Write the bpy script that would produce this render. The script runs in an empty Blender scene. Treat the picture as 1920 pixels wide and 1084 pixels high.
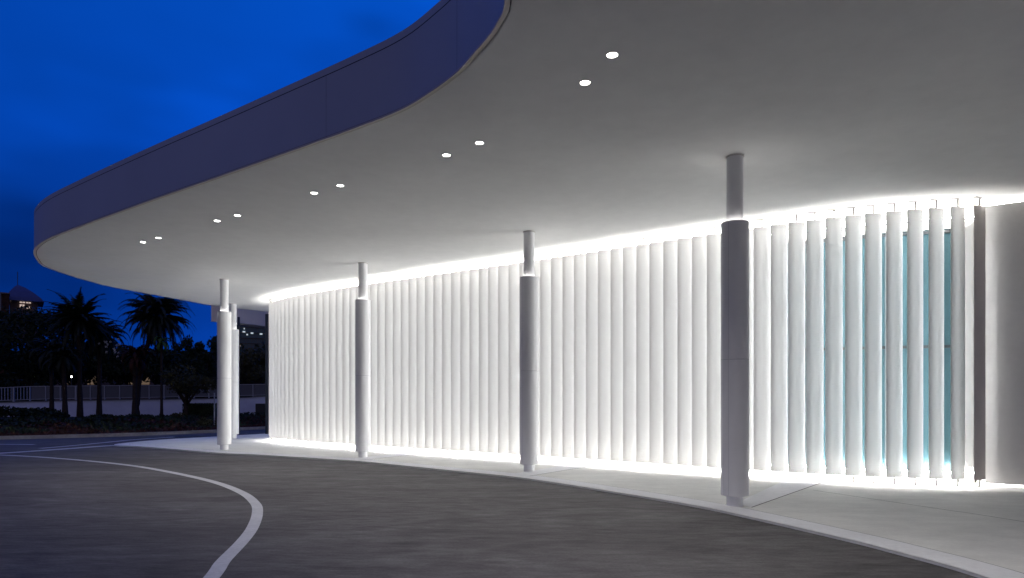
import bpy, bmesh, math, random
from mathutils import Vector
from mathutils.geometry import tessellate_polygon
random.seed(7)
S = bpy.context.scene
C = S.collection
R = math.radians

# ------------------------------------------------------------------ camera
F = 1200.0          # focal length in pixels of the 1920 px wide photograph
HY = 743.0          # horizon row
EYE = 1.6
HC = 5.1            # soffit height
cd = bpy.data.cameras.new("camera")
cam = bpy.data.objects.new("camera", cd); C.objects.link(cam)
cam.location = (0, 0, EYE); cam.rotation_euler = (R(90), 0, 0)
cd.sensor_width = 36; cd.lens = 36 * F / 1920
cd.shift_y = (HY - 542) / 1920
cd.clip_start = .05; cd.clip_end = 1500
S.camera = cam

# ------------------------------------------------------------------ world: dusk sky
w = bpy.data.worlds.new("World"); S.world = w; w.use_nodes = True
nt = w.node_tree; nt.nodes.clear()
def N(t, **k):
    n = nt.nodes.new(t)
    for a, b in k.items(): setattr(n, a, b)
    return n
def ramp(n, stops, interp='LINEAR'):
    cr = n.color_ramp; cr.interpolation = interp
    while len(cr.elements) > 1: cr.elements.remove(cr.elements[-1])
    cr.elements[0].position = stops[0][0]; cr.elements[0].color = (*stops[0][1], 1)
    for p, c in stops[1:]:
        e = cr.elements.new(p); e.color = (*c, 1)
tc = N('ShaderNodeTexCoord'); sp = N('ShaderNodeSeparateXYZ')
nt.links.new(tc.outputs['Generated'], sp.inputs[0])
r1 = N('ShaderNodeValToRGB')       # towards the last light in the north-west
ramp(r1, [(0, (.0005, .019, .15)), (.18, (.0005, .025, .20)), (.42, (.0005, .041, .30)), (.62, (.0005, .047, .315)), (1, (.01, .05, .30))])
r2 = N('ShaderNodeValToRGB')       # the darker half of the sky, city glow in it
ramp(r2, [(0, (.11, .10, .14)), (.35, (.07, .07, .13)), (1, (.03, .04, .15))])
nt.links.new(sp.outputs['Z'], r1.inputs[0]); nt.links.new(sp.outputs['Z'], r2.inputs[0])
mr = N('ShaderNodeMapRange'); mr.inputs[1].default_value = -.25; mr.inputs[2].default_value = .35
nt.links.new(sp.outputs['Y'], mr.inputs[0])
mx = N('ShaderNodeMix', data_type='RGBA')
nt.links.new(mr.outputs[0], mx.inputs[0]); nt.links.new(r2.outputs[0], mx.inputs[6]); nt.links.new(r1.outputs[0], mx.inputs[7])
mp = N('ShaderNodeMapping'); mp.inputs['Scale'].default_value = (1.3, 1.3, 3.2); mp.inputs['Location'].default_value = (.35, .1, .62)
nt.links.new(tc.outputs['Generated'], mp.inputs[0])
no = N('ShaderNodeTexNoise'); no.inputs['Scale'].default_value = 1.6; no.inputs['Detail'].default_value = 3
nt.links.new(mp.outputs[0], no.inputs['Vector'])
rc = N('ShaderNodeValToRGB'); ramp(rc, [(.32, (.5, .5, .5)), (.5, (.88, .88, .88)), (.66, (1.2, 1.2, 1.2))], 'EASE')
nt.links.new(no.outputs[0], rc.inputs[0])
mu = N('ShaderNodeMix', data_type='RGBA', blend_type='MULTIPLY'); mu.inputs[0].default_value = 1
nt.links.new(mx.outputs[2], mu.inputs[6]); nt.links.new(rc.outputs[0], mu.inputs[7])
mrx = N('ShaderNodeMapRange'); mrx.inputs[1].default_value = -.64; mrx.inputs[2].default_value = -.25; mrx.inputs[3].default_value = .74; mrx.inputs[4].default_value = .98
nt.links.new(sp.outputs['X'], mrx.inputs[0])
sc_ = N('ShaderNodeVectorMath', operation='SCALE'); nt.links.new(mu.outputs[2], sc_.inputs[0]); nt.links.new(mrx.outputs[0], sc_.inputs['Scale'])
bg = N('ShaderNodeBackground'); bg.inputs[1].default_value = 1.0
nt.links.new(sc_.outputs[0], bg.inputs[0])
ou = N('ShaderNodeOutputWorld'); nt.links.new(bg.outputs[0], ou.inputs[0])

S.view_settings.view_transform = 'Standard'; S.view_settings.look = 'None'
S.view_settings.exposure = 1.0; S.view_settings.gamma = 1
S.render.engine = 'CYCLES'
S.cycles.use_denoising = True; S.cycles.adaptive_threshold = .006; S.cycles.time_limit = 800
S.cycles.max_bounces = 8; S.cycles.diffuse_bounces = 5; S.cycles.glossy_bounces = 3
S.cycles.transparent_max_bounces = 8
S.cycles.sample_clamp_indirect = 4
S.cycles.caustics_reflective = False; S.cycles.caustics_refractive = False

LED = 78.0           # strength of the linear lights behind the fins
SPOT = 48.0         # watts of each downlight

# ------------------------------------------------------------------ projection helpers
def G(px, py, z=0.0):
    d = (EYE - z) * F / (py - HY); return Vector(((px - 960) / F * d, d, z))
def CE(px, py, z=HC):
    d = (z - EYE) * F / (HY - py); return Vector(((px - 960) / F * d, d, z))
def P(px, py, d):
    return Vector(((px - 960) / F * d, d, EYE + (HY - py) / F * d))

# ------------------------------------------------------------------ materials
def mat(name, col, rough=.5, metal=0, spec=.5, noise=None, bump=None, emit=None, stretch=None, alpha=None, trans=None, coords='Object'):
    m = bpy.data.materials.new(name); m.use_nodes = True
    t = m.node_tree; b = t.nodes['Principled BSDF']
    b.inputs['Base Color'].default_value = (*col, 1); b.inputs['Roughness'].default_value = rough
    b.inputs['Metallic'].default_value = metal; b.inputs['Specular IOR Level'].default_value = spec
    if trans: b.inputs['Transmission Weight'].default_value = trans
    if emit:
        b.inputs['Emission Color'].default_value = (*emit[0], 1); b.inputs['Emission Strength'].default_value = emit[1]
    if noise or bump:
        tcn = t.nodes.new('ShaderNodeTexCoord'); src = tcn.outputs[coords]
        if stretch:
            ma = t.nodes.new('ShaderNodeMapping'); ma.inputs['Scale'].default_value = stretch
            t.links.new(src, ma.inputs[0]); src = ma.outputs[0]
    if noise:
        last = None
        for i, (sc, amt, det) in enumerate(noise):
            n = t.nodes.new('ShaderNodeTexNoise'); n.inputs['Scale'].default_value = sc; n.inputs['Detail'].default_value = det
            n.inputs['Roughness'].default_value = .6
            if name == 'asphalt' and i == 1: n.inputs['Distortion'].default_value = 1.6
            t.links.new(src, n.inputs['Vector'])
            r = t.nodes.new('ShaderNodeMapRange'); r.inputs[1].default_value = .28; r.inputs[2].default_value = .72
            r.inputs[3].default_value = 1 - amt; r.inputs[4].default_value = 1 + amt
            t.links.new(n.outputs[0], r.inputs[0])
            if last is None: last = r.outputs[0]
            else:
                q = t.nodes.new('ShaderNodeMath'); q.operation = 'MULTIPLY'
                t.links.new(last, q.inputs[0]); t.links.new(r.outputs[0], q.inputs[1]); last = q.outputs[0]
        v = t.nodes.new('ShaderNodeVectorMath'); v.operation = 'SCALE'; v.inputs[0].default_value = col
        t.links.new(last, v.inputs['Scale']); t.links.new(v.outputs[0], b.inputs['Base Color'])
    if bump:
        n = t.nodes.new('ShaderNodeTexNoise'); n.inputs['Scale'].default_value = bump[0]; n.inputs['Detail'].default_value = 5
        t.links.new(src, n.inputs['Vector'])
        bp = t.nodes.new('ShaderNodeBump'); bp.inputs['Strength'].default_value = bump[1]; bp.inputs['Distance'].default_value = bump[2]
        t.links.new(n.outputs[0], bp.inputs['Height']); t.links.new(bp.outputs[0], b.inputs['Normal'])
    return m

M_ceil = mat('ceiling_plaster', (.76, .755, .74), .85, spec=.15, noise=[(.35, .05, 4), (3.5, .03, 5)], bump=(14, .12, .01))
M_fascia = mat('fascia_aluminium', (.41, .44, .51), .55, spec=.3, noise=[(.5, .04, 3)])
M_trim = mat('fascia_trim', (.55, .52, .50), .6, spec=.3)
M_seam = mat('seam', (.03, .03, .04), .8, spec=.1)
M_fin = mat('fin_white_paint', (.80, .80, .80), .42, spec=.4, noise=[(2.2, .015, 3)])
t_ = M_fin.node_tree; b_ = t_.nodes['Principled BSDF']; tl_ = t_.nodes.new('ShaderNodeBsdfTranslucent'); tl_.inputs[0].default_value = (.90, .89, .88, 1)
ms_ = t_.nodes.new('ShaderNodeMixShader'); ms_.inputs[0].default_value = .54
t_.links.new(b_.outputs[0], ms_.inputs[1]); t_.links.new(tl_.outputs[0], ms_.inputs[2]); t_.links.new(ms_.outputs[0], t_.nodes['Material Output'].inputs[0])
M_rod = mat('rod_steel', (.22, .21, .20), .5)
M_col = mat('column_paint', (.86, .855, .86), .45, spec=.4, noise=[(1.5, .03, 4)])
M_seamf = mat('fascia_seam', (.16, .17, .21), .6)
M_seamc = mat('column_seam', (.6, .6, .62), .6)
M_wall = mat('wall_white', (.50, .50, .49), .7, spec=.2, noise=[(.8, .03, 4)])
M_endwall = mat('end_wall_render', (.80, .775, .75), .75, spec=.2, noise=[(1.1, .05, 5), (12, .02, 4)], bump=(30, .1, .004))
M_glassblue = mat('tinted_glass', (.068, .140, .165), .4, spec=.15, noise=[(.9, .18, 3)], stretch=(1, 1, .35))
M_frame = mat('frame_dark', (.025, .03, .035), .4)
M_frame2 = mat('frame_grey', (.35, .37, .40), .35, metal=.6)
M_led = mat('led_diffuser', (.8, .8, .8), .5, emit=((1, .975, .94), LED))
M_slot = mat('slot_led', (.8, .8, .8), .5, emit=((1, .975, .94), 30))
M_strip = mat('led_strip', (.8, .8, .8), .5, emit=((.965, .985, 1), 25.0))
M_ledf = mat('led_diffuser_floor', (.8, .8, .8), .5, emit=((1, .975, .94), LED * 1.7))
M_lens = mat('downlight_lens', (.8, .8, .8), .5, emit=((1, .97, .93), 14))
M_ring = mat('uplight_ring', (.8, .8, .8), .5, emit=((1, .97, .94), 9))
M_asph = mat('asphalt', (.102, .096, .099), .85, spec=.15, noise=[(.22, .26, 3), (1.0, .32, 8), (6, .24, 6), (60, .2, 3)], stretch=(.5, 1.3, 1), bump=(9, .5, .03))
M_asph_far = mat('asphalt_far', (.07, .07, .075), .7, spec=.3, noise=[(.3, .2, 4)], bump=(20, .3, .01))
M_conc = mat('paving_concrete', (.72, .715, .69), .7, spec=.3, noise=[(.5, .10, 5), (3, .09, 6), (28, .06, 4)], stretch=(.7, 1.3, 1), bump=(30, .25, .006))
M_band = mat('kerb_concrete', (.78, .78, .80), .65, spec=.3, noise=[(.9, .07, 5), (14, .06, 5)], bump=(40, .2, .005))
M_joint = mat('joint_dark', (.09, .088, .085), .9, spec=.1)
M_paint = mat('road_paint', (.50, .50, .52), .6, noise=[(2, .08, 5), (25, .12, 5)])
M_soil = mat('soil', (.02, .016, .012), .95, spec=.1, noise=[(3, .3, 4)])
M_grd = mat('ground', (.04, .04, .042), .9, spec=.1, noise=[(.2, .2, 4)])
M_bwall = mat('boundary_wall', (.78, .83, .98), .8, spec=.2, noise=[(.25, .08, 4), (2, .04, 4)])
M_rail = mat('railing_metal', (.40, .42, .46), .45, metal=.2)
M_infill = mat('railing_infill', (.15, .155, .17), .5, spec=.3)
M_leaf = mat('leaf_dark', (.020, .030, .012), .6, spec=.2, noise=[(.8, .5, 3)])
M_leaf2 = mat('leaf_olive', (.065, .060, .020), .6, spec=.2, noise=[(.9, .5, 3)])
M_leaf3 = mat('leaf_reddish', (.050, .018, .010), .6, spec=.2, noise=[(2, .6, 3)])
M_palm = mat('palm_leaf', (.018, .024, .012), .55, spec=.25, noise=[(.7, .4, 3)])
M_palm_lit = mat('palm_leaf_lit', (.06, .12, .022), .5, spec=.25, noise=[(.7, .3, 3)])  # brighter copy of the palm leaf; light on the fronds put into colour
M_trunk = mat('trunk_bark', (.055, .042, .034), .9, spec=.1, noise=[(6, .3, 4)], bump=(25, .5, .02), stretch=(1, 1, 4))
M_house = mat('house_wall', (.16, .12, .12), .9, noise=[(.6, .1, 3)])
M_roofb = mat('house_roof', (.06, .08, .22), .6, noise=[(3, .1, 3)])
M_lit = mat('lit_window', (.5, .45, .4), .5, emit=((1, .78, .68), .28))
M_litc = mat('lit_window_cool', (.4, .45, .5), .5, emit=((.75, .9, 1), .30))
M_blueglass = mat('office_glass', (.03, .08, .12), .25, spec=.6)
M_arch = mat('arch_wall_lit', (.3, .22, .15), .8, emit=((1, .68, .42), .055))  # faint emission stands in for light falling on the arches
M_point = mat('lamp_point', (.8, .8, .8), .5, emit=((1, .95, .85), 6))
M_flower = mat('white_blossom', (.75, .75, .72), .6, emit=None)
M_glass = mat('clear_glass', (.55, .62, .68), .05, trans=1.0)

# ------------------------------------------------------------------ mesh helpers
def link(name, verts, faces, m, parent=None, smooth=False):
    me = bpy.data.meshes.new(name); me.from_pydata([tuple(v) for v in verts], [], faces)
    bm = bmesh.new(); bm.from_mesh(me); bmesh.ops.recalc_face_normals(bm, faces=bm.faces); bm.to_mesh(me); bm.free()
    if smooth:
        for p in me.polygons: p.use_smooth = True
    me.materials.append(m); me.update()
    o = bpy.data.objects.new(name, me); C.objects.link(o)
    if parent: o.parent = parent
    return o
def thing(name, label, cat, loc=(0, 0, 0), rz=0, group=None):
    o = bpy.data.objects.new(name, None); C.objects.link(o); o.empty_display_size = .2
    o.location = loc; o.rotation_euler = (0, 0, rz); o['label'] = label; o['category'] = cat
    if group: o['group'] = group
    return o
def tag(o, label, cat, group=None):
    o['label'] = label; o['category'] = cat
    if group: o['group'] = group
    return o
def struct(o): o['kind'] = 'structure'; return o
class MB:
    def __init__(s): s.v = []; s.f = []
    def add(s, v, f):
        k = len(s.v); s.v += [Vector(a) for a in v]; s.f += [tuple(i + k for i in q) for q in f]; return s
    def box(s, x0, x1, y0, y1, z0, z1):
        return s.add([(x0, y0, z0), (x1, y0, z0), (x1, y1, z0), (x0, y1, z0), (x0, y0, z1), (x1, y0, z1), (x1, y1, z1), (x0, y1, z1)],
                     [(3, 2, 1, 0), (4, 5, 6, 7), (0, 1, 5, 4), (1, 2, 6, 5), (2, 3, 7, 6), (3, 0, 4, 7)])
    def prism(s, poly, z0, z1, top=True, bottom=True):
        n = len(poly); v = [(p[0], p[1], z0) for p in poly] + [(p[0], p[1], z1) for p in poly]
        f = [(i, (i + 1) % n, (i + 1) % n + n, i + n) for i in range(n)]
        if top or bottom:
            for t in tessellate_polygon([[Vector((p[0], p[1], 0)) for p in poly]]):
                if bottom: f.append((t[0], t[1], t[2]))
                if top: f.append((t[0] + n, t[1] + n, t[2] + n))
        return s.add(v, f)
    def sheet(s, poly, z):
        return s.add([(p[0], p[1], z) for p in poly], [tuple(t) for t in tessellate_polygon([[Vector((p[0], p[1], 0)) for p in poly]])])
    def lathe(s, prof, seg=32, cx=0, cy=0):
        v = []; f = []; n = len(prof)
        for i in range(seg):
            a = 2 * math.pi * i / seg
            for r, z in prof: v.append((cx + r * math.cos(a), cy + r * math.sin(a), z))
        for i in range(seg):
            j = (i + 1) % seg
            for k in range(n - 1): f.append((i * n + k, j * n + k, j * n + k + 1, i * n + k + 1))
        return s.add(v, f)
    def tube(s, pts, rad, seg=8):
        v = []; f = []; n = len(pts)
        for i, p in enumerate(pts):
            p = Vector(p); a = Vector(pts[max(i - 1, 0)]); b = Vector(pts[min(i + 1, n - 1)])
            t = (b - a).normalized(); u = t.cross(Vector((0, 0, 1)))
            if u.length < .05: u = Vector((1, 0, 0))
            u.normalize(); q = t.cross(u); r = rad[i] if isinstance(rad, (list, tuple)) else rad
            for k in range(seg):
                an = 2 * math.pi * k / seg; v.append(p + (u * math.cos(an) + q * math.sin(an)) * r)
        for i in range(n - 1):
            for k in range(seg):
                l = (k + 1) % seg; f.append((i * seg + k, i * seg + l, (i + 1) * seg + l, (i + 1) * seg + k))
        f.append(tuple(range(seg))); f.append(tuple((n - 1) * seg + k for k in range(seg)))
        return s.add(v, f)
    def build(s, name, m, parent=None, smooth=False): return link(name, s.v, s.f, m, parent, smooth)

def catmull(pts, n=8):
    pts = [Vector((p[0], p[1])) for p in pts]; out = []
    for i in range(len(pts) - 1):
        p0 = pts[max(i - 1, 0)]; p1 = pts[i]; p2 = pts[i + 1]; p3 = pts[min(i + 2, len(pts) - 1)]
        for k in range(n):
            t = k / n
            out.append(.5 * ((2 * p1) + (-p0 + p2) * t + (2 * p0 - 5 * p1 + 4 * p2 - p3) * t * t + (-p0 + 3 * p1 - 3 * p2 + p3) * t ** 3))
    out.append(pts[-1]); return out
def resample(pts, step):
    out = [pts[0].copy()]; acc = 0
    for a, b in zip(pts, pts[1:]):
        L = (b - a).length
        if L < 1e-9: continue
        while acc + L >= step:
            t = (step - acc) / L; a = a + (b - a) * t; out.append(a.copy()); L = (b - a).length; acc = 0
            if L < 1e-9: break
        acc += L
    out.append(pts[-1].copy()); return out
def offset(pts, d):
    out = []
    for i, p in enumerate(pts):
        t = (pts[min(i + 1, len(pts) - 1)] - pts[max(i - 1, 0)]).normalized()
        out.append(p + Vector((-t.y, t.x)) * d)
    return out
def ribbon(mb, a, b, z):
    n = len(a); v = [(p.x, p.y, z) for p in a] + [(p.x, p.y, z) for p in b]
    return mb.add(v, [(i, i + 1, n + i + 1, n + i) for i in range(n - 1)])
def strip_wall(mb, a, z0, z1):
    n = len(a); v = [(p.x, p.y, z0) for p in a] + [(p.x, p.y, z1) for p in a]
    return mb.add(v, [(i, i + 1, n + i + 1, n + i) for i in range(n - 1)])

# ------------------------------------------------------------------ ground, road, paving
ROAD = -.03
struct(MB().sheet([(-400, -120), (400, -120), (400, 600), (-400, 600)], -.045).build('ground', M_grd))
# the planted bed: its kerb line seen from the road
kerb = catmull([G(-500, 829), G(-200, 826), G(0, 823), G(130, 819.8), G(260, 816), G(406, 810), G(447, 806), G(520, 803)], 8)
back = [Vector((-10, 55)), Vector((-90, 55)), Vector((-90, 24))]
road_poly = [Vector((-60, -60)), Vector((60, -60)), Vector((60, 56)), Vector((-6, 56))] + list(reversed(kerb))
struct(MB().sheet(road_poly + [Vector((-60, 22))], ROAD).build('road', M_asph))
kb = MB(); ko = offset(kerb, .16)
kb.prism(kerb + list(reversed(ko)), ROAD - .01, .10)
struct(kb.build('kerb', mat('kerb_weathered', (.26, .25, .25), .8, spec=.2, noise=[(1.2, .2, 5), (9, .15, 4)])))
bed = offset(kerb, .161)
struct(MB().prism(bed + [Vector((-14, 50)), Vector((-60, 50))], -.04, .06).build('planting_bed', M_soil))

# paving outline (edge against the road, from the right frame edge round to behind the wall)
edge_px = [(1855, 1084), (1671, 1031.7), (1562, 1004.6), (1406, 969), (1300, 947), (1130, 918.5), (973, 895), (859, 883.4), (751, 872.5), (667, 864), (580, 858.5), (500, 853.6), (406, 848.8), (325, 842), (262, 837)]
edge = [Vector((4.3, -6)), Vector((4.35, 0)), Vector((4.32, 3.5))] + [G(x, y).xy for x, y in edge_px]
edge += [Vector((-12.95, 20.9)), Vector((-13.25, 21.6)), Vector((-13.2, 22.6)), Vector((-12.8, 23.9)), Vector((-11.8, 25.4)), Vector((-10.5, 27.4)), Vector((-8.5, 30))]
edge = catmull(edge, 8)
paving = edge + [Vector((16, 30)), Vector((16, -6))]
struct(MB().prism(paving, -.05, 0).build('pavement', M_conc))
band_in = offset(edge, -.42)
nb = len(edge) - 8 * 5
b = MB(); ribbon(b, edge[:nb], band_in[:nb], .004)
struct(b.build('kerb_band', M_band))
j = MB(); ribbon(j, band_in[:nb], offset(edge, -.434)[:nb], .003)
# radial bands from columns to the wall, and a dark saw joint
def quad_strip(mb, a0, a1, b0, b1, z): mb.add([(*a0, z), (*a1, z), (*b1, z), (*b0, z)], [(0, 1, 2, 3)])
rb = MB()
A0, A1 = G(1380, 944).xy, G(1408, 952).xy
B0, B1 = Vector((5.15, 12.1)), Vector((5.78, 11.9))
quad_strip(rb, A0, A1, B0, B1, .006)
dv = (B1 - A1).normalized(); nv = Vector((dv.y, -dv.x))
quad_strip(j, A1, A1 + nv * .018, B1, B1 + nv * .018, .006)
for (c, t) in (((.15, 12.95), (1.75, 15.0)), ((-4.0, 16.05), (-2.7, 18.0))):
    c = Vector(c); t = Vector(t); dv = (t - c).normalized(); nv = Vector((dv.y, -dv.x))
    quad_strip(rb, c - nv * .25, c + nv * .25, t - nv * .28, t + nv * .28, .006)
    quad_strip(j, c + nv * .25, c + nv * .268, t + nv * .28, t + nv * .298, .006)
struct(rb.build('pavement_band', M_band))
jl = [G(1523.6, 919.4).xy, G(1620, 933.8).xy, G(1770, 956).xy, G(1920, 979).xy, Vector((8.2, 4))]
jl = catmull(jl, 6); ribbon(j, jl, offset(jl, .016), .003)
struct(j.build('pavement_joint', M_joint))

# road markings
mk = MB()
outer = [(412, 1084), (433.6, 1052), (466, 1016.8), (485, 989.7), (493, 963), (488, 943.6), (460.7, 923), (406.5, 903), (325, 885), (244, 871.8), (135, 861), (27, 854)]
cv = [Vector((-2.0, 2.5)), Vector((-2.25, 4))] + [G(x, y, ROAD).xy for x, y in outer] + [Vector((-17, 18.6))]
cv = catmull(cv, 8)
ribbon(mk, cv, offset(cv, .145), ROAD + .005)
struct(mk.build('road_marking', M_paint))
mk = MB()
for l, wd in (([(-200, 862), (0, 851.5), (135, 842.3), (215, 836.6), (262, 837)], .38), ([(80, 841.5), (144, 836), (200, 830.5), (262, 824.5), (330, 820)], .2), ([(-150, 834), (0, 834), (60, 834.5)], .2), ([(430, 803.5), (500, 803.5)], .15), ([(430, 789.3), (500, 789.3)], .2)):
    c_ = catmull([G(x, y, ROAD).xy for x, y in l], 6)
    ribbon(mk, c_, offset(c_, wd), ROAD + .010)
struct(mk.build('lane_line', M_paint))

# ------------------------------------------------------------------ canopy
lip = [(946, 0), (938.7, 28.8), (918.8, 64.2), (890, 97.4), (859, 132.8), (821, 162.7), (755, 204), (664, 240.5), (508, 296.5), (385, 340), (312.5, 365), (208, 402.5), (146, 425.5), (94, 446), (71, 460), (62.5, 473), (69, 488), (83, 500), (125, 515), (167, 527.5), (208, 538), (260, 548), (302, 555.6), (350, 564.5), (394, 572.5), (443, 578.5), (500, 584)]
out_ = [Vector((9, -7)), Vector((4, -6.2)), Vector((1.2, -4)), Vector((.25, -1)), Vector((.02, 2)), Vector((-.02, 4.2))] + [CE(x, y).xy for x, y in lip] + [Vector((-8.8, 27.4)), Vector((-6, 29)), Vector((-2, 30))]
rim = resample(catmull(out_, 10), .12)
can = thing('canopy', 'large white curved canopy roof with a blue-grey fascia over the forecourt', 'canopy', (4, 12, HC))
off = Vector((-4, -12, -HC))
def shift(mb):
    mb.v = [v + off for v in mb.v]; return mb
side = 1
inner_a = offset(rim, -.052); inner_b = offset(rim, -.064)
close = [Vector((20, 30)), Vector((20, -7))]
m_ = MB(); m_.sheet(inner_b + close, HC); shift(m_).build('ceiling', M_ceil, can)
m_ = MB(); ribbon(m_, rim, inner_a, HC - .002); strip_wall(m_, rim, HC - .002, HC + .022); shift(m_).build('edge_trim', M_trim, can, True)
m_ = MB(); ribbon(m_, inner_a, inner_b, HC + .02); shift(m_).build('shadow_gap', M_seam, can)
fas = offset(rim, -.012)
m_ = MB(); strip_wall(m_, fas, HC + .034, HC + .86); shift(m_).build('fascia', M_fascia, can, True)
m_ = MB(); strip_wall(m_, offset(rim, -.03), HC + .02, HC + .98); shift(m_).build('recess_joint', M_seam, can, True)
cop = rim
m_ = MB(); strip_wall(m_, fas, HC + .872, HC + .965); ribbon(m_, fas, offset(rim, -.3), HC + .965); shift(m_).build('coping', M_fascia, can, True)
m_ = MB(); m_.sheet(offset(rim, -.2) + close, HC + .94); shift(m_).build('roof_deck', M_ceil, can)
# vertical seams in the fascia
for px, dd in ((612, None), (859, None)):
    m_ = MB()
    best = min(range(len(rim)), key=lambda i: abs((rim[i].x / max(rim[i].y, .1)) * F + 960 - px) + (1000 if rim[i].y < 4 or rim[i].y > 12 else 0))
    a, b_ = fas[best], fas[best + 1]; t = (b_ - a).normalized(); n_ = Vector((-t.y, t.x)) * .0015
    q0, q1 = a + n_ , a + t * .006 + n_
    m_.add([(q0.x, q0.y, HC + .034), (q1.x, q1.y, HC + .034), (q1.x, q1.y, HC + .86), (q0.x, q0.y, HC + .86)], [(0, 1, 2, 3)])
    shift(m_).build('panel_seam', M_seamf, can)
can_top = None

# the far wing of the roof, seen past the end of the wall
fw = thing('canopy_wing', 'grey band of the far roof wing seen past the screen end', 'canopy', (-13, 32, HC))
m_ = MB(); poly = [(-14.1, 30), (-12.5, 33.9), (-9, 40), (-8, 40), (-11.6, 33.4), (-13.3, 30.1)]
m_.prism(poly, HC + .03, HC + .95); m_.v = [v - Vector((-13, 32, HC)) for v in m_.v]; m_.build('fascia', mat('wing_render', (.62, .57, .52), .8, spec=.15, noise=[(.5, .05, 4)]), fw)
m_ = MB(); m_.prism([(x * 1.001 , y - .02) for x, y in poly], HC, HC + .028); m_.v = [v - Vector((-13, 32, HC)) for v in m_.v]; m_.build('edge_trim', M_trim, fw)

# ------------------------------------------------------------------ downlights
DL = [((1148, 103), 'downlight set nearest the camera, at the top right of the row'), ((1097, 155), 'downlight just left of the nearest one, second largest in the ceiling'),
      ((899, 268), 'right downlight of the second pair, left of the nearest pair'), ((837, 291), 'left downlight of the second pair from the camera'),
      ((638, 348), 'right downlight of the middle pair in the row'), ((589, 362), 'left downlight of the middle pair in the row'),
      ((445, 404), 'right downlight of the fourth pair, above the farthest tall column'), ((407, 414), 'left downlight of the fourth pair from the camera'),
      ((297, 446), 'right downlight of the farthest pair, near the canopy tip'), ((268, 454), 'left downlight of the farthest pair, closest to the canopy tip')]
# two unseen pairs added past the visible row to brighten pavement and nearest column
ADDED = [((1.95, 4.75), 'right downlight of the added unseen pair overhead, above the top of the frame'), ((1.6, 4.95), 'left downlight of the added unseen pair overhead, above the top of the frame'),
        ((4.1, 3.3), 'added unseen downlight overhead at the near right of the row, outer one'), ((3.75, 3.5), 'added unseen downlight overhead at the near right of the row, inner one')]
def parts_of_downlight(t):
    r = .053
    MB().lathe([(0.0001, -.004), (r * .8, -.004), (r, 0.0)], 28).build('lens', M_lens, t)
    MB().lathe([(r, -.0005), (r + .004, -.007), (r + .014, -.006), (r + .018, -.0005)], 28).build('trim_ring', M_trim, t, True)
d0 = None
for (px, py), lab in DL + ADDED:
    p = CE(px, py) if py > 50 else Vector((px, py, HC))
    if d0 is None:
        t = thing('downlight', lab, 'downlight', p, 0, 'round recessed downlights in the canopy ceiling'); parts_of_downlight(t); d0 = t
    else:
        t = d0.copy(); C.objects.link(t); t.location = p; t['label'] = lab
        for ch in d0.children:
            if ch.type == 'MESH':
                c = ch.copy(); C.objects.link(c); c.parent = t
    ld = bpy.data.lights.new('downlight_lamp', 'SPOT'); ld.energy = SPOT; ld.color = (1, .96, .92)
    ld.spot_size = R(115); ld.spot_blend = 1; ld.shadow_soft_size = .06
    lo = bpy.data.objects.new('downlight_lamp', ld); C.objects.link(lo); lo.parent = t; lo.location = (0, 0, -.03)

# ------------------------------------------------------------------ columns
def column(px, py_top, lab, glow, rz=0):
    p = CE(px, py_top); p.z = 0
    t = thing('column', lab, 'column', p, rz, 'white sleeved columns holding up the canopy')
    MB().lathe([(.118, .0), (.118, .17)], 32).build('base', M_col, t, True)
    # sleeve: two half shells with a little flat flange at each side, seam at mid height
    m = MB()
    for z0, z1 in ((.155, 2.128), (2.134, 4.13)):
        m.lathe([(.125, z0 + .0), (.19, z0), (.197, z0 + .008), (.197, z1 - .006), (.19, z1), (.178 if z1 > 4 else .125, z1)] + ([(.172, z1 - .07), (.119, z1 - .07)] if z1 > 4 else []), 72)
    m.build('sleeve', M_col, t, True)
    m2 = MB()
    for a in (R(200), R(225), R(315), R(340)):
        c_, s_ = math.cos(a), math.sin(a); u = Vector((-s_, c_)) * .003
        q = Vector((c_, s_)) * .1978
        m2.add([(*(q - u), .17), (*(q + u), .17), (*(q + u), 4.12), (*(q - u), 4.12)], [(0, 1, 2, 3)])
    m2.lathe([(.1955, 2.127), (.1955, 2.135)], 32)
    m2.build('sleeve_seam', M_seamc, t)
    MB().lathe([(.118, 4.0), (.118, HC)], 32).build('post', M_col, t, True)
    MB().lathe([(.119, HC - .02), (.132, HC - .012), (.132, HC - .0005)], 32).build('collar', M_trim, t)
    if glow:
        MB().lathe([(.128, 4.062), (.128, 4.072), (.160, 4.072), (.160, 4.062)], 32).build('uplight_ring', M_ring, t)
    return t
for o_ in (column(1378, 294, 'nearest and tallest white column, dark grey front, right of centre', True),
    column(992, 435, 'white column at the centre, second nearest, before the lit fins', True),
    column(680.5, 493.5, 'white column between the centre column and the pair at left', True),
    column(420.5, 524, 'front column of the close pair at the far left end', True),
    column(437.5, 570, 'farthest column, half hidden behind the front one of the left pair', True)):
    pass
for o_ in [o for o in C.objects if o.name.startswith('sleeve') and 'seam' not in o.name]:
    me = o_.data
    for p_ in me.polygons: p_.use_smooth = False

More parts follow.
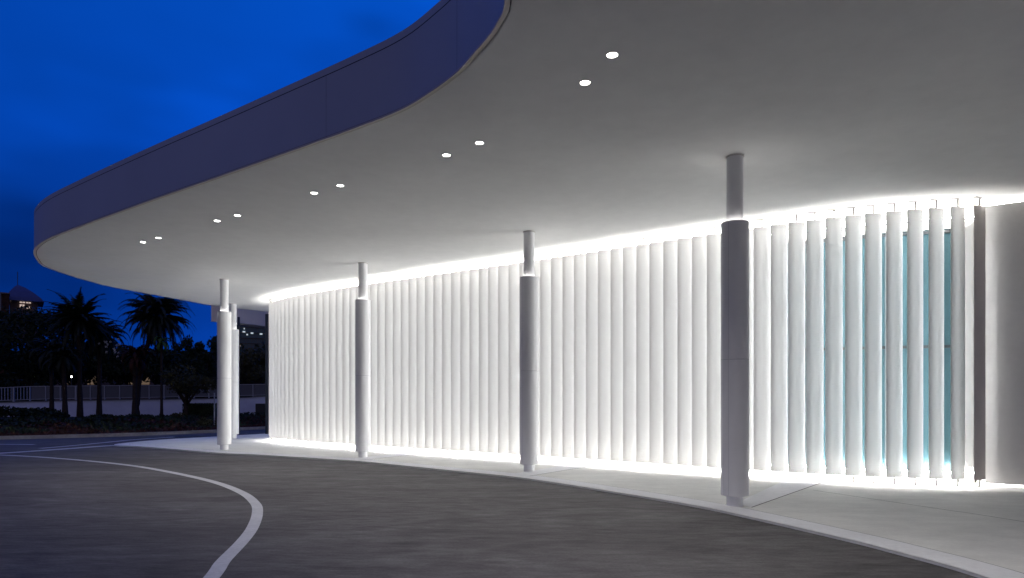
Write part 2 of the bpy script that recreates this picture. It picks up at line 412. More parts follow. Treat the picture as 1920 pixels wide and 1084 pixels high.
# ------------------------------------------------------------------ the fin screen
coef = [0.00942003204924284, -0.028363368641565957, 0.0060618346268105335, 0.004635906524979733, 0.035578951918570884, 0.06157991367903808]
def wall_pt(px):
    q = (px - 960) / 1000; v = 0
    for c_ in coef: v = v * q + c_
    d = 1 / v; return Vector(((px - 960) / F * d, d))
rodpx = [1836.7, 1796, 1755.6, 1715.8, 1676.7, 1637.4, 1600.4, 1563.8, 1527.8, 1493.7, 1460.8, 1428.6, 1398, 1369, 1340, 1311.8, 1284.6, 1257.8, 1231.6, 1206.6, 1181.5, 1157.9, 1133.9, 1111.4, 1088.7, 1067, 1045.6, 1025, 1005, 985.5]
rodpx += [l + 9.5 for l in [955.6, 935.8, 917, 899.5, 882, 864.5, 847, 830, 813.7, 797.6, 781.8, 766.7, 751.8, 737, 722, 707.6, 693.6, 680, 667, 654.8, 641.8, 629, 616, 604, 592, 580, 569, 557]]
base = [wall_pt(x) for x in rodpx]
# keep walking round the rounded end
hd = math.atan2(base[-1].y - base[-3].y, base[-1].x - base[-3].x)
pt = base[-1].copy()
for k in range(13):
    hd -= R(2) if k < 8 else R(9)
    pt = pt + Vector((math.cos(hd), math.sin(hd))) * .315
    base.append(pt.copy())
line = catmull(base, 4)                      # runs from the right end to the left end
T0 = (base[0] - base[1]).normalized()
# fin profile in plan: a slim bowed blade
def fin_profile(w_=.320, th=.026, bow=.011):
    n = 10; f_ = []; bk = []
    for i in range(n + 1):
        s = -1 + 2 * i / n; x = s * w_ / 2
        yb = -bow * (1 - s * s) * 1.0
        t = th * (.45 + .55 * (1 - s * s))
        f_.append((x, yb - t / 2)); bk.append((x, yb * .35 + t / 2))
    return f_ + list(reversed(bk))
ZB, ZT = .125, 4.955
prof = fin_profile()
blade_me = None
ordw = 'first second third fourth fifth sixth seventh eighth ninth tenth eleventh twelfth thirteenth fourteenth fifteenth sixteenth seventeenth eighteenth nineteenth twentieth twenty-first twenty-second twenty-third twenty-fourth'.split()
GRP = 'tall white vertical fins of the backlit screen'
fin0 = None
for i, p in enumerate(base):
    a = base[max(i - 1, 0)]; b_ = base[min(i + 1, len(base) - 1)]
    t = (a - b_).normalized(); ang = math.atan2(t.y, t.x)
    px = p.x / p.y * F + 960
    rz = ang + R(27)
    if i >= 58: rz = ang + R(22)
    if i == 0: rz = ang + R(33)
    if i == 0: lab = 'last fin at the right end of the screen, shaded brown-grey, before the plain wall'
    elif i <= 11: lab = f'{ordw[i]} white fin counting from the right end of the screen'
    elif i <= 13: lab = ('right' if i == 12 else 'left') + ' one of two fins hidden behind the nearest column'
    elif i <= 27: lab = f'{ordw[i - 14]} white fin to the left of the nearest column'
    elif i <= 29: lab = ('right' if i == 28 else 'left') + ' one of two fins hidden behind the centre column'
    elif i <= 46: lab = f'{ordw[i - 30]} white fin to the left of the centre column'
    elif i <= 48: lab = ('right' if i == 47 else 'left') + ' one of two fins hidden behind the third column'
    elif i <= 65: lab = f'{ordw[i - 49]} white fin to the left of the third column'
    else: lab = f'{ordw[i - 49]} narrow-looking fin left of the third column, on the rounded end'
    if fin0 is None:
        f = thing('screen_fin', lab, 'fin', (p.x, p.y, 0), rz, GRP)
        m = MB(); n = len(prof)
        m.prism(prof, ZB, ZT); o = m.build('blade', M_fin, f)
        for q in o.data.polygons: q.use_smooth = False
        MB().box(-.035, -.025, .055, .062, ZB + .05, ZT - .05).build('led_strip', M_strip, f)
        MB().box(-.012, .012, -.012, .012, ZT, HC - .012).build('top_rod', M_rod, f)
        MB().box(-.012, .012, -.012, .012, .008, ZB).build('bottom_rod', M_rod, f)
        MB().box(-.14, .03, -.03, .03, HC - .012, HC - .001).build('ceiling_plate', M_rod, f)
        MB().box(-.06, .06, -.03, .03, .001, .008).build('floor_plate', M_rod, f)
        fin0 = f
    else:
        f = fin0.copy(); C.objects.link(f); f.location = (p.x, p.y, 0); f.rotation_euler = (0, 0, rz); f['label'] = lab
        for ch in fin0.children:
            c = ch.copy(); C.objects.link(c); c.parent = f

M_end_shade = mat('end_fin_shade', (.86, .79, .73), .5, spec=.3, noise=[(2.2, .03, 3)])  # same paint as the other fins; its shaded brown tone put into colour
for ch in list(fin0.children):
    if ch.name.startswith('blade'):
        ch.data = ch.data.copy(); ch.data.materials[0] = M_end_shade
    if ch.name.startswith('led_strip'): bpy.data.objects.remove(ch)
# light strips behind the fins (offset towards the building)
def off_line(d, i0=0, i1=None):
    return offset(line, -d)[i0:i1] if False else offset(line, d * SIDE)[i0:i1]
tst = offset(line, .5)
SIDE = 1 if tst[20].y > line[20].y else -1
tube_c = off_line(.40); tube_c = [tube_c[0] + T0 * .10] + tube_c
def led_run(name, z0, z1, h0, h1, lab):
    t = thing(name, lab, 'light', (0, 15, 0))
    m = MB(); a = offset(tube_c, .02); b_ = offset(tube_c, -.02); n = len(a)
    poly = a[::3] + list(reversed(b_[::3]))
    m.prism(poly, z0, z1); m.v = [v - Vector((0, 15, 0)) for v in m.v]; m.build('diffuser', M_led if z0 > 1 else M_ledf, t)
    m = MB(); a = offset(tube_c, .035); b_ = offset(tube_c, -.035)
    m.prism(a[::3] + list(reversed(b_[::3])), h0, h1); m.v = [v - Vector((0, 15, 0)) for v in m.v]; m.build('housing', M_rod, t)
led_run('linear_light', HC - .25, HC - .22, HC - .27, HC - .253, 'long glowing light line behind the fins at the ceiling')
led_run('linear_light', .19, .22, .223, .24, 'long glowing light line behind the fins at the floor')

# building wall behind the fins: white panels on the left, tinted glazing on the right
wl = off_line(.62)
split = min(range(len(wl)), key=lambda i: abs(wl[i].x / wl[i].y * F + 960 - 1462))
endi = min(range(len(wl)), key=lambda i: abs(wl[i].x / wl[i].y * F + 960 - 1786))
wt = thing('rear_wall', 'white curved wall close behind the closed part of the fin screen', 'wall', (0, 18, 0))
a = wl[split:]; b_ = offset(a, SIDE * .25)
m = MB(); m.prism(a + list(reversed(b_)), .002, HC - .002); m.v = [v - Vector((0, 18, 0)) for v in m.v]; m.build('panel', M_wall, wt)
gt = thing('glazed_wall', 'pale blue tinted glazing seen between the right-hand fins', 'window wall', (6, 12.3, 0))
a = wl[endi:split + 1]; b_ = offset(a, SIDE * .04)
L_ = Vector((6, 12.3, 0))
m = MB(); m.prism(a + list(reversed(b_)), .16, 4.72); m.v = [v - L_ for v in m.v]; m.build('glass', M_glassblue, gt)
c0 = offset(a, SIDE * -.03); c1 = offset(a, SIDE * .10)
m = MB(); m.prism(c0 + list(reversed(c1)), 4.722, HC - .003); m.v = [v - L_ for v in m.v]; m.build('head_panel', M_wall, gt)
m = MB(); m.prism(c0 + list(reversed(c1)), .002, .158); m.v = [v - L_ for v in m.v]; m.build('sill', M_wall, gt)
for z in (.162, 2.50, 4.64):
    m = MB(); m.prism(offset(a, SIDE * -.045) + list(reversed(offset(a, SIDE * -.002))), z, z + (.055 if z < 4 else .06)); m.v = [v - L_ for v in m.v]
    m.build('transom', M_frame, gt)
for k in range(2, len(a) - 1, 6):
    p = a[k]; q = a[min(k + 1, len(a) - 1)]; t = (q - p).normalized(); n_ = Vector((-t.y, t.x)) * SIDE
    poly = [p - n_ * .07, p + t * .05 - n_ * .07, p + t * .05 - n_ * .001, p - n_ * .001]
    m = MB(); m.prism(poly, .22, 4.638); m.v = [v - L_ for v in m.v]; m.build('mullion', M_frame if (k // 6) % 2 else M_frame2, gt)
    # stub brackets reaching towards the fins
# return wall at the right end of the cavity and the plain end wall
p0 = wl[endi]; tdir = (line[0] - line[4]).normalized()
rt = thing('end_wall', 'plain rendered wall filling the right edge beside the last fin', 'wall', (9, 11, 0))
L_ = Vector((9, 11, 0))
e = [Vector((8.50, 11.50)), Vector((8.9, 11.24)), Vector((9.6, 10.88)), Vector((10.8, 10.5)), Vector((13, 10.2)), Vector((16, 10.1))]
e = catmull(e, 6)
m = MB(); m.prism(e + [Vector((16, 10.6)), Vector((8.45, 11.6))], .035, HC - .085); m.v = [v - L_ for v in m.v]; m.build('panel', M_endwall, rt)
m = MB(); m.prism([Vector((8.55, 11.62)), Vector((8.95, 11.45)), Vector((16, 10.7)), Vector((16, 11.2)), Vector((8.75, 12.6)), Vector((8.45, 12.6))], .002, HC - .002); m.v = [v - L_ for v in m.v]; m.build('core', M_wall, rt)
m = MB(); m.prism([p0, p0 + Vector((.6, -.05)), Vector((8.6, 12.55)), Vector((8.4, 12.5))], .002, HC - .002) if False else None
m = MB(); q = [p0 + Vector((-.03, .05)), Vector((8.46, 11.72)), Vector((8.50, 12.0)), p0 + Vector((.02, .25))]
m.prism(q, .002, HC - .002); m.v = [v - L_ for v in m.v]; m.build('return', M_wall, rt)
tl = thing('linear_light', 'thin glowing light line in the slot above the end wall', 'light', (9, 11, HC))
m = MB()
ee = offset(e, -.1 if offset(e, .1)[3].y < e[3].y else .1)
m.prism(offset(ee, .012) + list(reversed(offset(ee, -.012))), HC - .06, HC - .03); m.v = [v - Vector((9, 11, HC)) for v in m.v]; m.build('diffuser', M_slot, tl)
tl = thing('linear_light', 'thin glowing light line in the slot under the end wall', 'light', (9, 11, 0))
m = MB(); m.prism(offset(ee, .012) + list(reversed(offset(ee, -.012))), .008, .022); m.v = [v - L_ for v in m.v]; m.build('diffuser', M_slot, tl)

# dark glazed screen past the left end
gs = thing('glass_screen', 'dark framed glass screen left of the fin wall, reflecting night', 'glass screen', P(470, 812, 27.6) * 1.0)
L_ = gs.location.copy()
p_a, p_b = P(447, 743, 28.2).xy, P(500.5, 743, 27.2).xy
L_.z = 0; gs.location.z = 0
def slab(pa, pb, th, z0, z1, name, mt, par, Lo):
    t = (pb - pa).normalized(); n_ = Vector((-t.y, t.x)) * th / 2
    m = MB(); m.prism([pa - n_, pb - n_, pb + n_, pa + n_], z0, z1); m.v = [v - Lo for v in m.v]; return m.build(name, mt, par)
tt = (p_b - p_a).normalized()
slab(p_a, p_a + tt * .05, .08, 0, HC - .01, 'frame', M_frame, gs, L_)
slab(p_b - tt * .05, p_b + tt * .1, .10, 0, HC - .01, 'frame', M_frame, gs, L_)

# ------------------------------------------------------------------ far wall and railing
def fx(px, d): return (px - 960) / F * d
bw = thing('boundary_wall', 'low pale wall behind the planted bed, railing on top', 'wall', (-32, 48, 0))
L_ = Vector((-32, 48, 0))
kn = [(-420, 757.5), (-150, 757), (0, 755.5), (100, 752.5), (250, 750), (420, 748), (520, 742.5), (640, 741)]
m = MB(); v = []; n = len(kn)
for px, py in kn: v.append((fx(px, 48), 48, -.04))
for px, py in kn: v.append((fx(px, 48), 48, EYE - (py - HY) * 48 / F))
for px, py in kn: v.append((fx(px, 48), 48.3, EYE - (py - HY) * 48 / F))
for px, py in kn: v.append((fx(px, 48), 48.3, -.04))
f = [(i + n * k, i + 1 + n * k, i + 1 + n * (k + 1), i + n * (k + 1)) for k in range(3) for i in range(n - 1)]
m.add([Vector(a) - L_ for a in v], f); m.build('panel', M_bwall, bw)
m = MB()
for i in range(n - 1):
    za = EYE - (kn[i][1] - HY) * 48 / F; zb = EYE - (kn[i + 1][1] - HY) * 48 / F
    xa, xb = fx(kn[i][0], 48), fx(kn[i + 1][0], 48)
    m.add([Vector(q) - L_ for q in ((xa, 47.93, za + .003), (xb, 47.93, zb + .003), (xb, 48.37, zb + .003), (xa, 48.37, za + .003), (xa, 47.93, za + .07), (xb, 47.93, zb + .07), (xb, 48.37, zb + .07), (xa, 48.37, za + .07))],
          [(3, 2, 1, 0), (4, 5, 6, 7), (0, 1, 5, 4), (1, 2, 6, 5), (2, 3, 7, 6), (3, 0, 4, 7)])
m.build('coping', M_infill, bw)
rg = thing('railing', 'pale metal railing with dark panels along the low wall top', 'railing', (-32, 48.15, 1.3))
L_ = Vector((-32, 48.15, 1.3))
def kz(px, arr):
    for (a, ya), (b_, yb) in zip(arr, arr[1:]):
        if a <= px <= b_: y = ya + (yb - ya) * (px - a) / (b_ - a); return EYE - (y - HY) * 48 / F
    return EYE - (arr[-1][1] - HY) * 48 / F
top = [(-420, 728), (0, 726.5), (55, 724), (250, 722), (420, 721), (520, 719.5), (640, 719)]
bot = [(-420, 751), (0, 750.5), (55, 748.5), (110, 747), (250, 745), (420, 742), (520, 739.5), (640, 739)]
def seg_rail(arr, th, name):
    m = MB()
    for (a, ya), (b_, yb) in zip(arr, arr[1:]):
        za, zb = kz(a, arr), kz(b_, arr); xa, xb = fx(a, 48), fx(b_, 48)
        m.add([Vector(q) - L_ for q in ((xa, 48.12, za - th), (xb, 48.12, zb - th), (xb, 48.18, zb - th), (xa, 48.18, za - th), (xa, 48.12, za), (xb, 48.12, zb), (xb, 48.18, zb), (xa, 48.18, za))],
              [(3, 2, 1, 0), (4, 5, 6, 7), (0, 1, 5, 4), (1, 2, 6, 5), (2, 3, 7, 6), (3, 0, 4, 7)])
    m.build(name, M_rail, rg)
seg_rail(top, .05, 'top_rail'); seg_rail(bot, .045, 'bottom_rail')
for px in [-140, -112, -84, -56, -28, 23, 53.5, 83.5, 111, 140, 146, 167.5, 194, 222.5, 250, 278, 306, 334, 362, 390, 418, 446, 473, 500, 528]:
    x = fx(px, 48); m = MB(); wd = .03 if px not in (23, 140) else .06
    m.box(x - wd, x + wd, 48.10, 48.2, kz(px, [(a, b_) for a, b_ in kn]) + .07, kz(px, top) - .052); m.v = [v - L_ for v in m.v]; m.build('post', M_rail, rg)
m = MB()
for i, px in enumerate(range(-150, 52, 6)):
    x = fx(px, 48); m.box(x - .02, x + .02, 48.13, 48.17, kz(px, bot) + .002, kz(px, top) - .052)
m.v = [v - L_ for v in m.v]; o = m.build('baluster_row', M_rail, rg)
m = MB()
pxs = list(range(56, 560, 28))
for a, b_ in zip(pxs, pxs[1:]):
    xa, xb = fx(a, 48), fx(b_, 48)
    m.add([Vector(q) - L_ for q in ((xa, 48.15, kz(a, bot) + .004), (xb, 48.15, kz(b_, bot) + .004), (xb, 48.15, kz(b_, top) - .055), (xa, 48.15, kz(a, top) - .055), (xa, 48.165, kz(a, bot) + .004), (xb, 48.165, kz(b_, bot) + .004), (xb, 48.165, kz(b_, top) - .055), (xa, 48.165, kz(a, top) - .055))],
          [(0, 1, 2, 3), (7, 6, 5, 4), (0, 4, 5, 1), (3, 2, 6, 7)])
m.build('infill_panel', M_infill, rg)

# bin-like dark block past the gap, low box hedge etc.
def leaf_cloud(centre, radii, n, size, clumps=14, flat=0, seed=0, box=False, droop=.3):
    rnd = random.Random(seed); v = []; f = []
    cs = []
    for _ in range(clumps):
        while True:
            q = Vector([rnd.uniform(-1, 1) for _ in range(3)])
            if box or .25 < q.length < 1: break
        cs.append((q, rnd.uniform(.28, .5)))
    for i in range(n):
        if box:
            q = Vector([rnd.uniform(-1, 1) for _ in range(3)])
            k = rnd.random()
            if k < .5: q.z = 1 - abs(rnd.gauss(0, .08)) + .04 * math.sin(q.x * 17)
            else: q.y = -1 + abs(rnd.gauss(0, .08))
        else:
            c_, r_ = rnd.choice(cs)
            u = Vector([rnd.gauss(0, 1) for _ in range(3)]).normalized() * r_ * (rnd.random() ** .4)
            q = c_ + u
        p = Vector((centre[0] + q.x * radii[0], centre[1] + q.y * radii[1], centre[2] + q.z * radii[2]))
        s = size * rnd.uniform(.6, 1.4)
        a = Vector([rnd.gauss(0, 1) for _ in range(3)]).normalized(); b_ = a.orthogonal().normalized()
        b_ = (b_ + a.cross(b_) * rnd.uniform(-1, 1)).normalized()
        k = len(v); v += [p - a * s, p + b_ * s * .42, p + a * s, p - b_ * s * .42]; f.append((k, k + 1, k + 2, k + 3))
    return v, f
def rel(v, L): return [Vector(a) - L for a in v]
def broad_tree(px, py_top, py_bot, wpx, d, lab, mt=None, n=2600, size=.16, clumps=16, trunk=True, seed=0, base_py=None, group=None):
    x = fx(px, d); zt = EYE + (HY - py_top) * d / F; zb = EYE + (HY - py_bot) * d / F
    L = Vector((x, d, 0)); t = thing('broadleaf_tree', lab, 'tree', L, 0, group)
    rz_ = (zt - zb) / 2; rx = wpx / 2 * d / F
    v, f = leaf_cloud((x, d, zb + rz_), (rx / 1.15, min(rx, 4) / 1.15, rz_ / 1.1), n, size, clumps, seed=seed)
    link('crown', rel(v, L), f, mt or M_leaf, t)
    m = MB(); rnd = random.Random(seed + 5)
    m.tube([(0, 0, -.05), (rnd.uniform(-.1, .1), 0, zb * .5), (0, 0, zb + rz_ * .6)], [.16, .12, .05], 8)
    for k in range(6):
        an = rnd.uniform(0, 6.28); m.tube([(0, 0, zb * rnd.uniform(.6, 1)), (math.cos(an) * rx * .35, math.sin(an) * rx * .3, zb + rz_ * .4), (math.cos(an) * rx * .7, math.sin(an) * rx * .5, zb + rz_ * rnd.uniform(.7, 1.4))], [.08, .05, .02], 6)
    m.build('trunk', M_trunk, t, True)
    return t

def palm(px, crown_py, d, lab, rpx=62, nf=46, trunk_px=None, seed=0, mt=None, up=1.0, lean=0, thick=.15, leaf=.34, base_py=None):
    rnd = random.Random(seed); L = Vector((fx(trunk_px or px, d), d, 0))
    cx = fx(px, d) - L.x; cz = EYE + (HY - crown_py) * d / F
    t = thing('palm_tree', lab, 'palm tree', L)
    m = MB(); pts = []; rad = []
    for i in range(13):
        s = i / 12; pts.append((cx * s * s, 0, .02 + (cz - .1) * s)); rad.append(thick * (1.35 - .5 * min(1, s * 3) + .06 * (i % 2)) * (1 if s < .9 else 1.2))
    m.tube(pts, rad, 10); m.build('trunk', M_trunk, t, True)
    v = []; f = []; Lf = rpx * d / F
    for k in range(nf):
        az = k * 2.39996 + rnd.uniform(-.2, .2)
        el = R(rnd.uniform(-28, 82)) * 1 if k > nf * .12 else R(rnd.uniform(-60, -20))
        ln = Lf * rnd.uniform(.85, 1.12)
        dirh = Vector((math.cos(az), math.sin(az), 0)); p = Vector((cx, 0, cz)); e_ = el; seg = 20
        prev = None
        for s in range(seg + 1):
            dr = dirh * math.cos(e_) + Vector((0, 0, math.sin(e_)))
            if s:
                sd = dirh.cross(Vector((0, 0, 1))).normalized()
                w_ = .018 * (1.3 - s / seg)
                kk = len(v); v += [p - sd * w_, p + sd * w_, prev + sd * w_, prev - sd * w_]; f.append((kk, kk + 1, kk + 2, kk + 3))
                if s > 1:
                    for sg in (-1, 1):
                        for h in (0, .5):
                            q = p + (prev - p) * h; ll = leaf * ln / 2.6 * math.sin(min(1, (s + 1) / seg * 1.15) * math.pi * .9 + .25) + .07
                            ld = (sd * sg * .75 + dr * .8 + Vector((0, 0, rnd.uniform(-.35, .12)))).normalized() * ll
                            ww = dr * .036
                            kk = len(v); v += [q - ww, q + ww, q + ld * .6 + ww * .9 - Vector((0, 0, .03)), q + ld - Vector((0, 0, ll * .25))]; f.append((kk, kk + 1, kk + 2, kk + 3))
            prev = p.copy(); p = p + dr * ln / seg; e_ -= R(2.4 + 5.4 * s / seg) * (1.15 if el > R(20) else .9) / up
    link('crown', v, f, mt or M_palm, t)
    return t

palm(147, 598, 42, 'tall palm with upright fronds, top of the left palm group', 64, 96, 150, 3, up=1.9, leaf=.44)
palm(188, 626, 44, 'palm with drooping fronds just right of the tallest left palm', 56, 70, 186, 8, up=.95, leaf=.42)
palm(294, 594, 41, 'large palm standing clear against the sky under the canopy edge', 72, 100, 256, 5, up=1.05, leaf=.44)
palm(97, 655, 41, 'leftmost slim palm in front of the low wall', 46, 34, 97, 12, thick=.13)
palm(118, 668, 40.5, 'short leaning palm with a pale trunk between two dark trunks', 44, 34, 122, 17, thick=.15)
palm(254, 668, 40, 'low palm with arching brownish fronds beside the large one', 44, 30, 252, 21, mt=M_leaf3, up=.75, thick=.14)
yy = thing('palm_tree', 'small yellow-green palm frond cluster lit below the large palm', 'palm tree', (fx(303, 39.5), 39.5, 0))
bpy.data.objects.remove(yy)
palm(303, 640, 39.5, 'small yellow-green lit palm below the large palm crown', 24, 16, 303, 33, mt=M_palm_lit, up=.7, thick=.08)

broad_tree(350, 688, 738, 118, 36, 'small spreading tree before the low wall, left of the columns', M_leaf2, 2600, .09, 22, seed=2)
broad_tree(60, 580, 720, 190, 56, 'dark broad tree at the far left edge below the house', None, 7000, .2, 34, seed=11)
broad_tree(-40, 560, 735, 130, 50, 'dark tree cut by the left edge of the picture', None, 3600, .2, 22, seed=12)
broad_tree(150, 620, 722, 170, 60, 'dark tree mass behind the left palm trunks', None, 4600, .2, 26, seed=13)
broad_tree(225, 640, 722, 130, 58, 'dark tree between the two large palms', None, 3800, .2, 22, seed=14)
broad_tree(300, 655, 724, 130, 60, 'dark tree behind the large right palm', None, 3800, .2, 22, seed=15)
broad_tree(352, 634, 724, 70, 64, 'round dark tree right of the large palm, sky notch beside it', None, 3200, .2, 18, seed=16)
broad_tree(415, 636, 724, 64, 66, 'dark tree directly behind the front left column', None, 3000, .2, 18, seed=17)
broad_tree(478, 652, 722, 90, 58, 'olive tree seen through the gap beside the fin wall', M_leaf2, 3600, .16, 22, seed=18)
broad_tree(384, 664, 724, 60, 62, 'low dark tree filling the notch left of the columns', None, 2600, .2, 18, seed=19)

def bush(name, lab, cat, px0, px1, py0, py1, d, dep, mt, n, size, seed, box=True, clumps=14):
    x0, x1 = fx(px0, d), fx(px1, d); z0 = max(.02, EYE - (py1 - HY) * d / F); z1 = EYE - (py0 - HY) * d / F
    L = Vector(((x0 + x1) / 2, d, 0))
    v, f = leaf_cloud((0, dep / 2, (z0 + z1) / 2), ((x1 - x0) / 2, dep / 2, (z1 - z0) / 2), n, size, clumps, seed=seed, box=box)
    if box: m = MB(); m.box(-(x1 - x0) / 2 * .98, (x1 - x0) / 2 * .98, .08, dep - .08, 0.02, z1 - .06); k = len(v); v = v + m.v; f = f + [tuple(i + k for i in q) for q in m.f]
    o = link(name, v, f, mt); o.location = L
    if cat: tag(o, lab, cat)
    return o
bush('hedge', 'clipped dark block hedge right of the small spreading tree', 'hedge', 342, 400, 758, 800, 36, 1.6, M_leaf, 2600, .07, 41)
bush('shrub', 'rounded low shrub at the foot of the small spreading tree', 'shrub', 300, 345, 776, 800, 35, 1.2, M_leaf2, 1500, .06, 42, False, 12)
bush('shrub', 'dark shrub row piece under the large palm trunk', 'shrub', 215, 300, 778, 800, 37, 1.5, M_leaf, 2200, .07, 43, False, 18)
bush('shrub', 'dark shrub between the left palm trunks and the large palm', 'shrub', 150, 225, 778, 802, 37.5, 1.5, M_leaf, 2200, .07, 44, False, 18)
bush('tall_grass', 'spiky dark ornamental grass at the far left of the bed', 'grass', -60, 95, 766, 800, 36, 2, M_leaf, 3600, .12, 45, False, 26)
bush('shrub', 'small leafy shrub at the right end of the bed beside the column', 'shrub', 366, 408, 782, 808, 30, 1.2, M_leaf2, 1500, .05, 46, False, 12)
# far wood that closes the view under the crowns
v, f = leaf_cloud((-30, 82, 4.0), (48, 5, 4.0), 12000, .45, 60, seed=61)
m = MB(); m.box(-95, -2, 84, 88, -.04, 5.4); k = len(v); v += m.v; f += [tuple(i + k for i in q) for q in m.f]
o = link('far_wood', v, f, M_leaf); o['kind'] = 'stuff'
# ground cover in the bed
v = []; f = []; rnd = random.Random(77)
n_ = 9000
for i in range(n_):
    k = rnd.random() * (len(bed) - 2); a = bed[int(k)].lerp(bed[int(k) + 1], k % 1); dd = .2 + 9 * rnd.random() ** 1.5
    h = (.10 + .30 * min(1, dd / 2.5)) * rnd.random() ** .7 * (.8 + .4 * math.sin(a.x * 2.1 + dd))
    p = Vector((a.x - dd * .3, a.y + dd, .06 + h)); s = rnd.uniform(.05, .11)
    q = Vector([rnd.gauss(0, 1) for _ in range(3)]).normalized(); r_ = q.orthogonal().normalized()
    kk = len(v); v += [p - q * s, p + r_ * s * .5, p + q * s, p - r_ * s * .5]; f.append((kk, kk + 1, kk + 2, kk + 3))
o = link('ground_cover', v, f, M_leaf3); o['kind'] = 'stuff'
v = []; f = []
for i in range(9000):
    k = rnd.random() * (len(bed) - 2); a = bed[int(k)].lerp(bed[int(k) + 1], k % 1); dd = .8 + 9 * rnd.random() ** 1.2
    h = (.12 + .34 * min(1, dd / 2.5)) * rnd.random() ** .5 * (.8 + .4 * math.sin(a.x * 1.3 + dd * 2))
    p = Vector((a.x - dd * .3, a.y + dd, .06 + h)); s = rnd.uniform(.05, .12)
    q = Vector([rnd.gauss(0, 1) for _ in range(3)]).normalized(); r_ = q.orthogonal().normalized()
    kk = len(v); v += [p - q * s, p + r_ * s * .5, p + q * s, p - r_ * s * .5]; f.append((kk, kk + 1, kk + 2, kk + 3))
o = link('low_planting', v, f, M_leaf); o['kind'] = 'stuff'
# white blossoms
def blossoms(lab, px, py, d, n, sp, seed):
    rnd = random.Random(seed); L = P(px, py, d); v = []; f = []
    for i in range(n):
        c_ = Vector((rnd.gauss(0, sp), rnd.gauss(0, .2), rnd.gauss(0, sp)))
        for k in range(5):
            an = k * 1.257 + rnd.random(); a = Vector((math.cos(an), rnd.uniform(-.3, .3), math.sin(an))) * .10; b_ = Vector((-a.z, 0, a.x)) * .35
            kk = len(v); v += [c_, c_ + a * .6 + b_, c_ + a, c_ + a * .6 - b_]; f.append((kk, kk + 1, kk + 2, kk + 3))
    o = link('blossom_cluster', v, f, M_flower); o.location = L; tag(o, lab, 'flowers')
blossoms('upper loose cluster of white blossoms among the dark trees', 208, 646, 43, 13, .28, 1)
blossoms('lower small cluster of white blossoms left of the large palm', 230, 662, 43, 6, .18, 2)
# low light point by the palms
t = thing('path_lamp', 'tiny bright lamp glowing behind the left palm trunks', 'lamp', P(134, 706.5, 50))
m = MB(); m.lathe([(.001, -.07), (.05, -.05), (.07, 0), (.05, .05), (.001, .07)], 12); m.build('bulb', M_point, t, True)
MB().box(-.02, .02, -.02, .02, -3.05, -.072).build('stem', M_frame, t)
# arcaded building glimpsed over the railing
ar = thing('arcade_building', 'dim tan arched wall glimpsed between trunks above the railing', 'building', (fx(200, 66), 66, 0))
L_ = ar.location.copy()
m = MB(); m.box(fx(95, 66), fx(300, 66), 66.6, 67, 0, EYE + (HY - 690) * 66 / F); m.v = [v - L_ for v in m.v]; m.build('wall', M_house, ar)
for a, b_, lean in ((118, 134, 4), (158, 174, -3), (233, 248, 0), (258, 274, 4)):
    z0 = EYE + (HY - 721) * 66 / F; z1 = EYE + (HY - 702) * 66 / F
    m = MB(); xa, xb = fx(a, 66), fx(b_, 66); pl = [(xa, z0), (xb, z0), (xb + .05, z0 + .6), ((xa + xb) / 2 + .2, z1), ((xa + xb) / 2 - .25, z1), (xa, z1 - .25)]
    m.add([Vector((x, 66.5, z)) - L_ for x, z in pl] + [Vector((x, 66.58, z)) - L_ for x, z in pl], [tuple(range(6)), tuple(range(11, 5, -1))] + [(i, (i + 1) % 6, (i + 1) % 6 + 6, i + 6) for i in range(6)]); m.build('arch', M_arch, ar)

# house at the far left
dh = 75
hs = thing('hip_roof_house', 'house with a curved blue roof and lit windows above left trees', 'house', (fx(40, dh), dh, 0), math.atan2(-fx(40, dh), dh)); L_ = hs.location.copy()
cur = hs; CS = math.cos(math.atan2(-L_.x, dh))
def hb(x0, x1, y0, y1, d0, d1, name, mt, par=None):
    m = MB(); m.box(fx(x0, dh), fx(x1, dh), d0, d1, EYE + (HY - y1) * dh / F, EYE + (HY - y0) * dh / F); m.v = [Vector(((v.x - L_.x) * math.cos(math.atan2(-L_.x, dh)), v.y - L_.y, v.z - L_.z)) for v in m.v]; return m.build(name, mt, par or cur)
hb(18, 71, 556, 640, dh, dh + 4, 'wall', M_house)
xc = fx(38, dh); hz = lambda y: EYE + (HY - y) * dh / F
m = MB(); rp = []
for s, (hw, y) in enumerate(((36, 566), (32, 559), (22, 549), (10, 540), (2, 536))):
    xc = fx((47, 45, 41, 37, 34)[s], dh); hwm = hw * dh / F; rp.append([(xc - hwm, dh - hwm * .45 - .3, hz(y)), (xc + hwm, dh - hwm * .45 - .3, hz(y)), (xc + hwm, dh + 2 + hwm, hz(y)), (xc - hwm, dh + 2 + hwm, hz(y))])
vv = [Vector(((q[0] - L_.x) * CS, q[1] - L_.y, q[2])) for r_ in rp for q in r_]; ff = []
for s in range(4):
    for k in range(4): ff.append((s * 4 + k, s * 4 + (k + 1) % 4, s * 4 + 4 + (k + 1) % 4, s * 4 + 4 + k))
ff.append((3, 2, 1, 0)); ff.append((16, 17, 18, 19))
m.add(vv, ff); rf = m.build('roof', M_roofb, hs)
m = MB(); m.tube([Vector(((fx(33, dh) - L_.x) * CS, 1, hz(537))), Vector(((fx(33, dh) - L_.x) * CS, 1, hz(508)))], .035, 6); m.build('mast', M_frame, rf)
rn = random.Random(4)
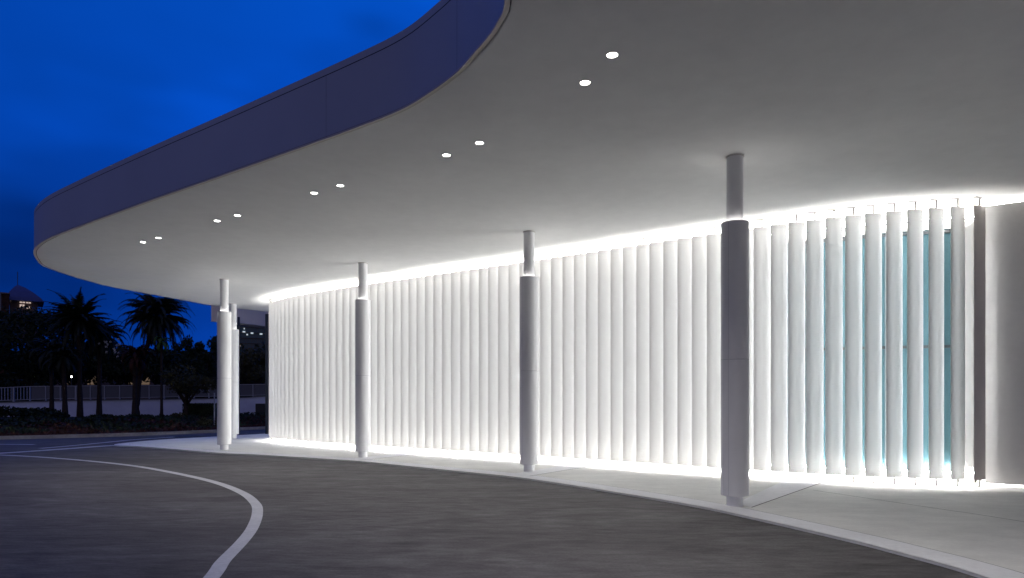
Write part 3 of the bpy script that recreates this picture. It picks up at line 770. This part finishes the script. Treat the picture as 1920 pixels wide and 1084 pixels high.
for a, b_, y0, y1 in ((37, 47, 562, 568), (49, 58, 562, 568), (37, 46, 571, 577), (50, 57, 574, 578), (14.5, 21, 560, 566)):
    w1 = hb(a, b_, y0, y1, dh - .12, dh - .02, 'window', M_lit)
    hb((a + b_) / 2 - .4, (a + b_) / 2 + .4, y0 + .1, y1 - .1, dh - .16, dh - .122, 'mullion', M_frame, w1)
tw = thing('flat_roof_house', 'dark flat-roofed block with a pale edge at the left frame', 'house', (fx(-20, 70), 70, 0), math.atan2(-fx(-20, 70), 70)); L_ = tw.location.copy()
dh = 70
dh = 70
hb(-90, 18, 549, 700, 70, 74, 'wall', M_leaf3, tw); hb(-92, 19.5, 546.5, 548.9, 69.8, 74.2, 'parapet', M_house, tw)
hb(1, 1.8, 549, 600, 69.7, 69.8, 'downpipe', M_rail, tw)

# office block seen through the gap
dh = 95
ob = thing('office_building', 'blue glass office block with few lit windows past the canopy', 'building', (fx(470, dh), dh, 0), math.atan2(-fx(470, dh), dh)); L_ = ob.location.copy()
cur = ob
hb(425, 560, 590, 725, dh, dh + 8, 'wall', M_blueglass)
for y in range(594, 664, 10):
    hb(425, 560, y, y + .8, dh - .25, dh - .01, 'floor_band', M_frame)
for x in range(428, 560, 11):
    hb(x, x + .6, 591, 724, dh - .4, dh - .26, 'mullion', M_frame)
for a, b_, y in ((446, 450, 624), (455, 460, 622), (462, 465, 627), (470, 475, 624), (487, 492, 625), (446, 451, 648), (457, 459, 616)):
    hb(a, b_, y, y + 2.5, dh - .6, dh - .42, 'window', M_litc if a != 446 else M_lit)
# added black box stands in for the dark opening in the far wall
so = MB(); so.box(fx(485, 47.9), fx(520, 47.9), 47.3, 47.9, -.04, EYE - (757 - HY) * 47.5 / F); so = so.build('opening_box', M_frame); tag(so, 'black box standing in for the wall opening beside the fin screen end', 'cabinet')
# slim sign post left of the columns
sp_ = thing('sign_post', 'slim pale post standing in the bed left of the column pair', 'post', G(402, 806, 0)); 
MB().tube([(0, 0, 0), (0, 0, 1.75)], .03, 8).build('post', M_rail, sp_)
MB().lathe([(.001, 1.76), (.045, 1.755), (.045, 1.74), (.03, 1.735)], 10).build('cap', M_rail, sp_)
